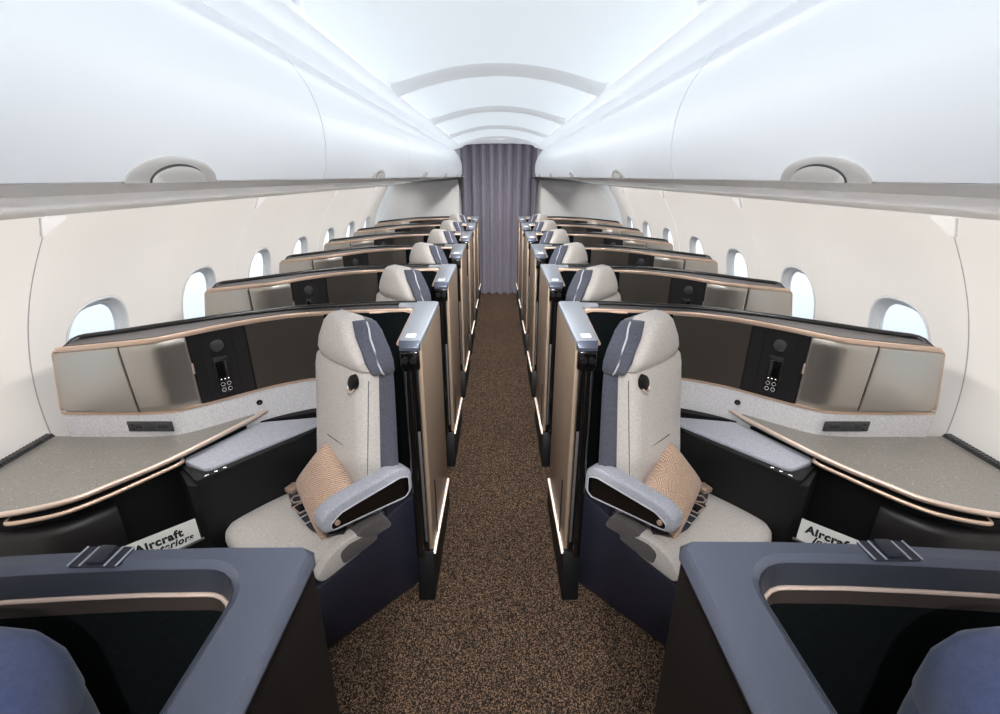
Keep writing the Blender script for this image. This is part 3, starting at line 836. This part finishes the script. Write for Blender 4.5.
def build_seat(side):
    t_ = thing('airline_seat', '', 'seat', side, tuple(S0))
    # navy base shroud
    bm = NB()
    poly = rounded([(.215, -.20), (.225, .44), (-.20, .44), (-.20, -.20)], .05)
    secs = [[SP(p[0] * 1.0 - (.03 if k == 0 else 0), p[1], z) for p in poly] for k, z in enumerate((0.0, .03, .20, .335))]
    loft(bm, secs); fin('base', bm, 'navy_plastic', t_)
    bm = NB()
    prof = [(-.26, .0), (-.26, .50), (-.05, .47), (.05, .43), (.16, .36), (.30, .33), (.45, .33), (.45, .02)]
    loft(bm, [[SP(.225, f, z) for f, z in prof], [SP(.262, f, z) for f, z in prof]])
    fin('side_shroud', bm, 'navy_plastic', t_, bevel=.008)
    bm = NB(); prism(bm, [(.392, ROW1 - .578), (.512, ROW1 - .578), (.62, ROW1 - .45), (.50, ROW1 - .26), (.392, ROW1 - .20)], .0, .36)
    fin('rear_plinth', bm, 'navy_plastic', t_, bevel=.006)
    # cushion
    bm = NB()
    poly = rounded([(.235, -.04), (.235, .30), (.205, .48), (-.21, .48), (-.240, .31), (-.215, -.04)], [.03, .08, .1, .1, .08, .03], 8)
    pad_layers(bm, poly, [(a, .36 + h) for a, h in DOME], SP)
    fin('seat_cushion', bm, 'seat_fabric', t_, smooth=60)
    # bolster on the aisle side with darker inset
    bm = NB()
    prof = rounded([(.03, .40), (.07, .455), (.20, .462), (.27, .435), (.325, .375), (.30, .335), (.12, .365)], .03)
    loft(bm, [[SP(.212, f, z) for f, z in prof], [SP(.262, f, z) for f, z in prof]])
    bo = fin('side_bolster', bm, 'seat_fabric', t_, bevel=.010, segs=3)
    bm = NB()
    prof = rounded([(.05, .385), (.085, .430), (.185, .440), (.222, .420), (.212, .362), (.12, .372)], .02)
    loft(bm, [[SP(.255, f, z) for f, z in prof], [SP(.2645, f, z) for f, z in prof]])
    fin('bolster_panel', bm, 'warm_grey', bo, bevel=.003)
    bm = NB()
    prof = rounded([(-.02, .40), (.0, .455), (.05, .482), (.12, .478), (.15, .455), (.09, .40)], .03)
    loft(bm, [[SP(.205, f, z) for f, z in prof], [SP(.266, f, z) for f, z in prof]])
    fin('hinge_cover', bm, 'warm_grey', t_, bevel=.012, segs=3)
    # back shell (slate) with rounded shoulders
    def shell_sec(t0):
        wr = interp([0, .55, .70, .78, .815], [.252, .256, .252, .20, .16], t0)
        wl = interp([0, .55, .70, .78, .815], [.170, .168, .130, .085, .05], t0)
        dep = interp([0, .5, .78, .815], [.10, .075, .06, .045], t0)
        s_ = [(-wl, -.02), (-wl + .02, .004), (wr - .03, .004), (wr, -.03), (wr, -dep + .03), (wr - .05, -dep), (-wl + .05, -dep), (-wl, -dep + .03)]
        return [BP(r, d, t0) for r, d in s_]
    bm = NB(); loft(bm, [shell_sec(q) for q in (-.10, 0, .2, .4, .55, .62, .68, .73, .76, .78, .80, .815)])
    fin('back_shell', bm, 'slate_fabric', t_, smooth=50)
    # front backrest pad
    def sec(hwl, hwr, d, t0, n=12, rnd=.03):
        pts = []
        for i in range(n + 1):
            a = i / n; r = lerp(-hwl, hwr, a)
            e_ = min(a, 1 - a) * (hwl + hwr)
            pts.append((r, d - (rnd * (1 - min(1, e_ / rnd)) ** 2) - .010 * (1 - abs(2 * a - 1) ** 2) * -1))
        return [BP(r, q, t0) for r, q in pts] + [BP(hwr, -.01, t0), BP(-hwl, -.01, t0)]
    bm = NB()
    ts = [(.0, .06), (.03, .075), (.10, .082), (.2, .084), (.35, .076), (.50, .070), (.60, .066), (.64, .058), (.655, .040)]
    loft(bm, [sec(.166, .220, d, q) for q, d in ts]); fin('backrest', bm, 'seat_fabric', t_, smooth=55)
    bm = NB(); tube(bm, [BP(-.03, .088, .315), BP(.04, .0885, .313), (BP(.11, .084, .31))], .0022, 6); fin('pocket_seam', bm, 'stitch', t_)
    # edge seam line down the front pad
    bm = NB(); tube(bm, [BP(.2125, d_ , q_) for d_, q_ in ((.052, .03), (.060, .2), (.052, .4), (.044, .61))], .0018, 6); fin('edge_seam', bm, 'stitch', t_)
    # headrest
    bm = NB()
    hs = [(.640, .096, .228, .050), (.652, .104, .242, .074), (.69, .102, .230, .086), (.73, .092, .200, .086), (.77, .078, .164, .080), (.80, .070, .130, .070), (.82, .058, .112, .055), (.828, .045, .096, .03)]
    loft(bm, [sec(a, b_, d, q, rnd=.04) for q, a, b_, d in hs])
    hr = fin('headrest', bm, 'seat_fabric', t_, smooth=60)
    bm = NB()
    ws = [(.640, .228, .262), (.655, .242, .272), (.69, .230, .266), (.73, .200, .244), (.77, .164, .212), (.80, .129, .184), (.818, .110, .158)]
    secs = []
    for q, a, b_ in ws:
        d = interp([.64, .67, .77, .83], [.05, .080, .072, .045], q)
        secs.append([BP(a, d - .030, q), BP(a + .006, d - .006, q), BP(a + .020, d - .008, q), BP(b_ - .004, d - .045, q), BP(b_, -.03, q), BP(a, -.03, q)])
    loft(bm, secs); fin('headrest_wing', bm, 'slate_fabric', t_, smooth=50)
    bm = NB()
    tube(bm, [BP(b_ - .003, interp([.64, .67, .77, .83], [.05, .080, .072, .045], q) - .042, q) for q, a, b_ in ws], .0035, 8)
    fin('headrest_piping', bm, 'piping_light', t_)
    bm = NB()
    tube(bm, [BP(.240 - (.0 if q < .62 else (q - .62) * .15), -.02, q) for q in (.0, .2, .4, .55, .60)] + [BP(.232, -.02, .66), BP(.215, -.02, .715), BP(.165, -.02, .79), BP(.12, -.02, .835)], .0035, 8)
    # headphone hook
    bm = NB()
    HX = .176
    shp = [(x_ * 1.3, y_ * 1.25) for x_, y_ in [(.006, .033), (.020, .020), (.021, .004), (.012, -.014), (-.004, -.024), (-.016, -.016), (-.021, .002), (-.010, .022)]]
    shp = rounded(shp, .012, 3)
    loft(bm, [[BP(HX + r, .078, .600 + z) for r, z in shp], [BP(HX + r * .95, .094, .600 + z * .95) for r, z in shp], [BP(HX + r * .7, .099, .600 + z * .7) for r, z in shp]])
    hk = fin('headphone_hook', bm, 'black_plastic', t_, smooth=40)
    bm = NB(); tube(bm, [BP(HX + q, d_, z_) for q, d_, z_ in ((-.024, .092, .588), (-.020, .099, .574), (-.004, .102, .567), (.010, .099, .573), (.015, .092, .584))], .0035, 8); fin('hook_rim', bm, 'rose_gold', hk)
    bm = NB(); disc(bm, BP(-.145, .073, .60), Nv, .006, .004, 12); fin('back_button', bm, 'outlet', t_)
    # armrest on the aisle side
    A0, A1 = Vector((.384, ROW1 - .574, .636)), Vector((.636, ROW1 - .848, .640))
    d = (A1 - A0).normalized(); nn = Vector((-d.y, d.x, 0)).normalized()
    if nn.x > 0: nn = -nn
    L = (A1 - A0).length
    def AP(l, h, o_): return A0 + d * l + Vector((0, 0, h)) + nn * o_
    prof = rounded([(-.010, .010), (.05, .036), (L - .05, .018), (L + .012, -.012), (L + .012, -.075), (L - .03, -.092), (.02, -.122), (-.012, -.09)], .035, 5)
    bm = NB(); loft(bm, [[AP(l, h, -.034) for l, h in prof], [AP(l, h, .034) for l, h in prof]])
    ar = fin('armrest', bm, 'blue_fabric', t_, bevel=.012, segs=3)
    prof = rounded([(.010, -.020), (.05, -.006), (L - .065, -.022), (L - .018, -.048), (L - .02, -.076), (.03, -.106), (.010, -.086)], .012, 4)
    bm = NB(); loft(bm, [[AP(l, h, .028) for l, h in prof], [AP(l, h, .0365) for l, h in prof]])
    fin('armrest_inset', bm, 'black_gloss', ar)
    bm = NB(); tube(bm, [AP(l, h, .0355) for l, h in prof], .0028, 6, True); fin('inset_rim', bm, 'piping_light', ar)
    bm = NB(); disc(bm, AP(L - .042, -.053, .035), nn, .0105, .008, 18); fin('armrest_knob', bm, 'bronze', ar)
    bm = NB(); loft(bm, [[AP(.02, -.05, -.03), AP(.10, -.05, -.03), AP(.10, -.05, .0), AP(.02, -.05, .0)], [AP(.02, -.30, -.03), AP(.10, -.30, -.03), AP(.10, -.30, .0), AP(.02, -.30, .0)]])
    fin('armrest_support', bm, 'navy_plastic', ar)
    # seat belt lying across the cushion
    path = smooth_path([SP(-.225, .07, .440), SP(-.205, .15, .462), SP(-.14, .195, .468), SP(-.04, .215, .468), (SP(.05, .228, .468)), SP(.14, .225, .468), SP(.21, .16, .462)], 6)
    bm = NB(); sweep(bm, path, .042, .004, (0, 0, 1)); sb = fin('seat_belt', bm, 'webbing', t_)
    def bx(name, r, f, sx, sy, sz, m_, ang, z=.475, bev=.003):
        bm = NB(); q = Matrix.Rotation(ang, 3, 'Z'); box(bm, SP(r, f, z), (sx, sy, sz), q @ ROT_S); return fin(name, bm, m_, sb, bevel=bev)
    bx('buckle', -.175, .182, .046, .050, .022, 'bronze', -.3, .479)
    bx('buckle_tongue', -.045, .215, .058, .046, .012, 'black_plastic', -.15)
    bm = NB(); hexp = [SP(-.085 + .026 * math.cos(a), .205 + .026 * math.sin(a), .483) for a in [math.pi / 3 * k for k in range(6)]]
    tube(bm, hexp, .0038, 6, True); fin('belt_ring', bm, 'rose_gold', sb)
    bm = NB(); tube(bm, [SP(-.02 + a, .217 + b_, .482) for a, b_ in ((-.028, -.026), (.028, -.026), (.028, .026), (-.028, .026))], .0035, 6, True); fin('belt_frame', bm, 'rose_gold', sb)
    bm = NB(); tube(bm, [SP(.055 + a, .228 + b_, .478) for a, b_ in ((-.024, -.026), (.024, -.026), (.024, .026), (-.024, .026))], .0028, 6, True); fin('belt_slider', bm, 'piping_light', sb)
    return t_

def copy_tree(o, parent=None):
    c = o.copy(); COL.objects.link(c)
    if parent is not None: c.parent = parent
    for ch in list(o.children): copy_tree(ch, c)
    return c
CH = {}
def children_of(o): return [c for c in bpy.data.objects if c.parent == o]

def copies(root, side, what, label0, group):
    root['group'] = group
    root['label'] = rowlabel(what, 0, side, label0)
    y0 = root.location.y
    kids = children_of(root); gk = {k: children_of(k) for k in kids}
    for i in range(1, 6):
        r = root.copy(); COL.objects.link(r); r.location.y = y0 + PITCH * i
        r['label'] = rowlabel(what, i, side, label0)
        for k in kids:
            c = k.copy(); COL.objects.link(c); c.parent = r
            for g in gk[k]:
                d = g.copy(); COL.objects.link(d); d.parent = c

for side in (-1, 1):
    sname = 'left' if side < 0 else 'right'
    copies(build_shell(side), side, 'taupe-sided seat shell', 'dark seat shell with taupe side and silver ledge around the pillowed %s seat', 'seat shells on the %s' % sname)
    copies(build_cabinet(side), side, 'dark storage cabinet', 'large dark metal cabinet with remote control beside the pillowed %s seat', 'storage cabinets on the %s' % sname)
    copies(build_seat(side), side, 'grey airline seat', 'grey airline seat holding a tan pillow, on the %s of the aisle', 'airline seats on the %s' % sname)
    build_console(side)

    # tan pillow leaning between backrest and armrest
    c = SP(.062, .148, .578)
    ang = math.radians(-19)
    tl = math.radians(38)
    pu = Uv * math.cos(math.radians(32)) - Fv * math.sin(math.radians(32)); pn = Rv.cross(pu); 
    pn = pn if pn.dot(Fv) > 0 else -pn
    px = Rv * math.cos(ang) + pu * math.sin(ang); py = pu * math.cos(ang) - Rv * math.sin(ang)
    bm = NB(); n = 22; W, H = .165, .118
    top, bot = [], []
    for j in range(n + 1):
        rt, rb = [], []
        for i in range(n + 1):
            a, b_ = 2 * i / n - 1, 2 * j / n - 1
            pinch = 1 - .07 * (1 - abs(a) ** 2) * abs(b_) ** 3
            pinch2 = 1 - .07 * (1 - abs(b_) ** 2) * abs(a) ** 3
            th = .058 * ((1 - abs(a) ** 2.6) * (1 - abs(b_) ** 2.6)) ** .55
            q = (a * W * pinch2, b_ * H * pinch)
            rt.append((q[0], q[1], th)); rb.append((q[0], q[1], -th))
        top.append(rt); bot.append(rb)
    loft(bm, top, closed=False); loft(bm, bot, closed=False)
    bmesh.ops.remove_doubles(bm, verts=bm.verts, dist=1e-4)
    o = fin('pillow', bm, 'pillow_print', side=1, smooth=80)
    # orientation kept on the object so the print follows the pillow
    mx_ = Matrix((px, py, px.cross(py))).transposed()
    R4 = mx_.to_4x4(); R4.translation = c
    if side < 0:
        fl = Matrix.Diagonal((-1, 1, 1, 1))
        R4 = fl @ R4 @ Matrix.Diagonal((-1, 1, 1, 1))
    o.matrix_world = R4
    tagm(o, 'tan cushion with fine line pattern leaning on the nearest %s seat' % sname, 'pillow', 'tan pillows on the nearest seats')

# ------------------------------------------------------------------ literature cards
def text_mesh(body, size, bold, shear=0.0):
    cu = bpy.data.curves.new('txt', 'FONT'); cu.body = body; cu.size = size; cu.offset = bold; cu.extrude = .0004; cu.space_character = 1.12; cu.shear = shear
    ob = bpy.data.objects.new('txt', cu); COL.objects.link(ob)
    bpy.context.view_layer.update()
    dg = bpy.context.evaluated_depsgraph_get()
    me = bpy.data.meshes.new_from_object(ob.evaluated_get(dg), depsgraph=dg)
    bpy.data.objects.remove(ob); bpy.data.curves.remove(cu)
    return me
for side in (-1, 1):
    sname = 'left' if side < 0 else 'right'
    pa = Vector((1.140, 1.432, 0)); pb = Vector((1.330, 1.262, 0))          # aisle end, window end (u, y)
    a = Vector((side * pa.x, pa.y, 0)); b_ = Vector((side * pb.x, pb.y, 0))
    left, right = (b_, a) if side < 0 else (a, b_)
    ex = (right - left).normalized(); L = (right - left).length
    nin = ex.cross(Vector((0, 0, 1)))                                     # towards the viewer
    ey = (Vector((0, 0, 1)) - nin * .25).normalized()
    ez = ex.cross(ey)
    o0 = left + Vector((0, 0, .425))
    R4 = Matrix((ex, ey, ez)).transposed().to_4x4(); R4.translation = o0
    bm = NB(); box(bm, (L / 2, .055, 0), (L, .11, .0015))
    card = fin('brochure', bm, 'card', side=1); card.matrix_world = R4
    tagm(card, 'white brochure with black lettering in the pocket beside the nearest %s seat' % sname, 'brochure', 'white brochures in the side pockets')
    for nm, body, size, bold, sh, x0, y0 in (('title_lettering', 'Aircraft', .041, .0019, 0, .060 if side < 0 else .022, .064), ('subtitle_lettering', 'Interiors', .034, .0013, .3, .096 if side < 0 else .050, .036)):
        me = text_mesh(body, size, bold, sh); me.materials.append(M['ink'])
        lo = bpy.data.objects.new(nm, me); COL.objects.link(lo); lo.parent = card
        lo.location = (x0, y0, .0012)

# ------------------------------------------------------------------ foreground suites
for side in (-1, 1):
    Y = .611 if side < 0 else .624
    sname = 'left' if side < 0 else 'right'
    t_ = thing('privacy_shell', 'dark slate topped partition with laminate aisle side at the bottom %s' % sname, 'seat shell', side, (.6, Y - .1, 0), 'slate topped partitions in the foreground')
    YE = -.25
    bm = NB()
    inner = [(.384, YE), (.384, Y - .125)] + [(.384 + .07 * (1 - math.cos(q)), Y - .125 + .075 * math.sin(q)) for q in (.25, .5, .8, 1.1, 1.35, 1.57)] + [(1.45, Y - .048)]
    outer = [(1.45, Y), (.312, Y), (.291, Y - .02), (.291, YE)]
    bowy = lambda u: -.095 * max(0, u - .42) ** 2 - .02 * max(0, u - .42)
    inner = [p for p in inner[:-1]] + [(u_, Y - .048) for u_ in (.55, .65, .75, .85, .95, 1.1, 1.3, 1.45)]
    outer = [(u_, Y) for u_ in (1.45, 1.3, 1.1, .95, .85, .75, .65, .55, .45)] + outer[1:]
    inner = [(p[0], p[1] + bowy(p[0])) for p in inner]; outer = [(p[0], p[1] + bowy(p[0])) for p in outer]
    prism(bm, inner + outer, 1.160, 1.190)
    lg = fin('ledge', bm, 'ledge_slate', t_, bevel=.013, segs=1)
    # inner slope under the ledge, bronze line, lining
    def off(pts, d):
        o_ = []
        for i_, p in enumerate(pts):
            a_, c_ = Vector(pts[max(i_ - 1, 0)]), Vector(pts[min(i_ + 1, len(pts) - 1)])
            t2_ = (c_ - a_).normalized()
            o_.append((p[0] + t2_.y * d, p[1] - t2_.x * d))
        return o_
    bm = NB()
    secs = [[(p[0], p[1], 1.182) for p in inner], [(p[0], p[1], 1.145) for p in off(inner, .008)], [(p[0], p[1], 1.145) for p in off(inner, -.010)], [(p[0], p[1], 1.17) for p in off(inner, -.012)]]
    loft(bm, [list(q) for q in zip(*secs)])
    fin('inner_lip', bm, 'lip_slate', t_, smooth=40)
    bm = NB(); tube(bm, [(p[0], p[1], 1.142) for p in off(inner, .010)], .0038, 8); fin('bronze_line', bm, 'rose_gold', t_)
    bm = NB(); secs = [[(p[0], p[1], z) for p in off(inner, dd)] for dd, z in ((.009, 1.139), (.011, 1.110), (-.0, 1.110), (-.0, 1.139))]
    loft(bm, [list(q) for q in zip(*secs)]); fin('inner_band', bm, 'band_brown', t_, smooth=40)
    bm = NB(); secs = [[(p[0], p[1], z) for p in off(inner, dd)] for dd, z in ((.010, 1.111), (.010, .30), (-.004, .30), (-.004, 1.111))]
    loft(bm, [list(q) for q in zip(*secs)]); fin('lining', bm, 'lining_fabric', t_, smooth=40)
    bm = NB(); prism(bm, [(.299, YE), (.372, YE), (.372, Y - .048)] + [(u_, Y - .044 + bowy(u_)) for u_ in (.46, .55, .65, .75, .85, .95, 1.1, 1.3, 1.45)] + [(u_, Y - .006 + bowy(u_)) for u_ in (1.45, 1.3, 1.1, .95, .85, .75, .65, .55, .46)] + [(.316, Y - .006), (.299, Y - .024)], 0, 1.162)
    fin('wall_body', bm, 'dark_laminate', t_, bevel=.004)
    YS, Y = Y, Y + bowy(.625)
    # recessed latch in the back rim
    bm = NB(); prism(bm, rounded([(.585, Y - .046), (.665, Y - .046), (.665, Y - .004), (.585, Y - .004)], .008, 3), 1.1885, 1.1908); la = fin('latch_plate', bm, 'navy_plastic', t_)
    bm = NB()
    for u in (.588, .606, .644, .662): tube(bm, [(u, Y - .045, 1.1915), (u, Y - .005, 1.1915)], .0016, 6)
    fin('latch_edge', bm, 'ledge_silver', la)
    bm = NB(); loft(bm, [[(.612, Y - .040, 1.190), (.638, Y - .040, 1.190), (.638, Y - .040, 1.196), (.612, Y - .040, 1.196)], [(.612, Y - .006, 1.190), (.638, Y - .006, 1.190), (.638, Y - .006, 1.198), (.612, Y - .006, 1.198)]])
    fin('latch_tab', bm, 'lip_slate', la, bevel=.003)

    Y = YS
    # navy seat back of the foreground suite, seen from above
    t2 = thing('airline_seat', 'navy blue rounded seat back in the bottom %s corner' % sname, 'seat', side, (.68, .36, 0), 'navy seats in the foreground')
    fw = Vector((.35, .94, 0)).normalized(); rt = Vector((fw.y, -fw.x, 0))
    C0 = Vector((.795, .385, 0))
    def hsec(z, hw, dp, sh):
        pts = []
        for q in range(64):
            a = 2 * math.pi * q / 64
            e_ = superell(a, hw, dp, 3.2)
            pts.append(C0 + rt * e_[0] + fw * (e_[1] + sh) + Vector((0, 0, z)))
        return pts
    bm = NB(); loft(bm, [hsec(.42, .20, .094, 0), hsec(.7, .198, .093, 0), hsec(.98, .1955, .0915, 0), hsec(1.02, .1935, .091, 0)])
    fin('backrest', bm, 'navy_fabric', t2, smooth=60)
    bm = NB(); loft(bm, [hsec(z, hw, dp, 0) for z, hw, dp in ((1.00, .19, .085), (1.03, .196, .092), (1.09, .192, .092), (1.13, .176, .086), (1.158, .150, .072), (1.174, .115, .052), (1.180, .06, .028))])
    fin('headrest', bm, 'navy_fabric', t2, smooth=60)
    bm = NB(); loft(bm, [hsec(0, .20, .16, .1), hsec(.40, .21, .18, .1)]); fin('base', bm, 'navy_plastic', t2)
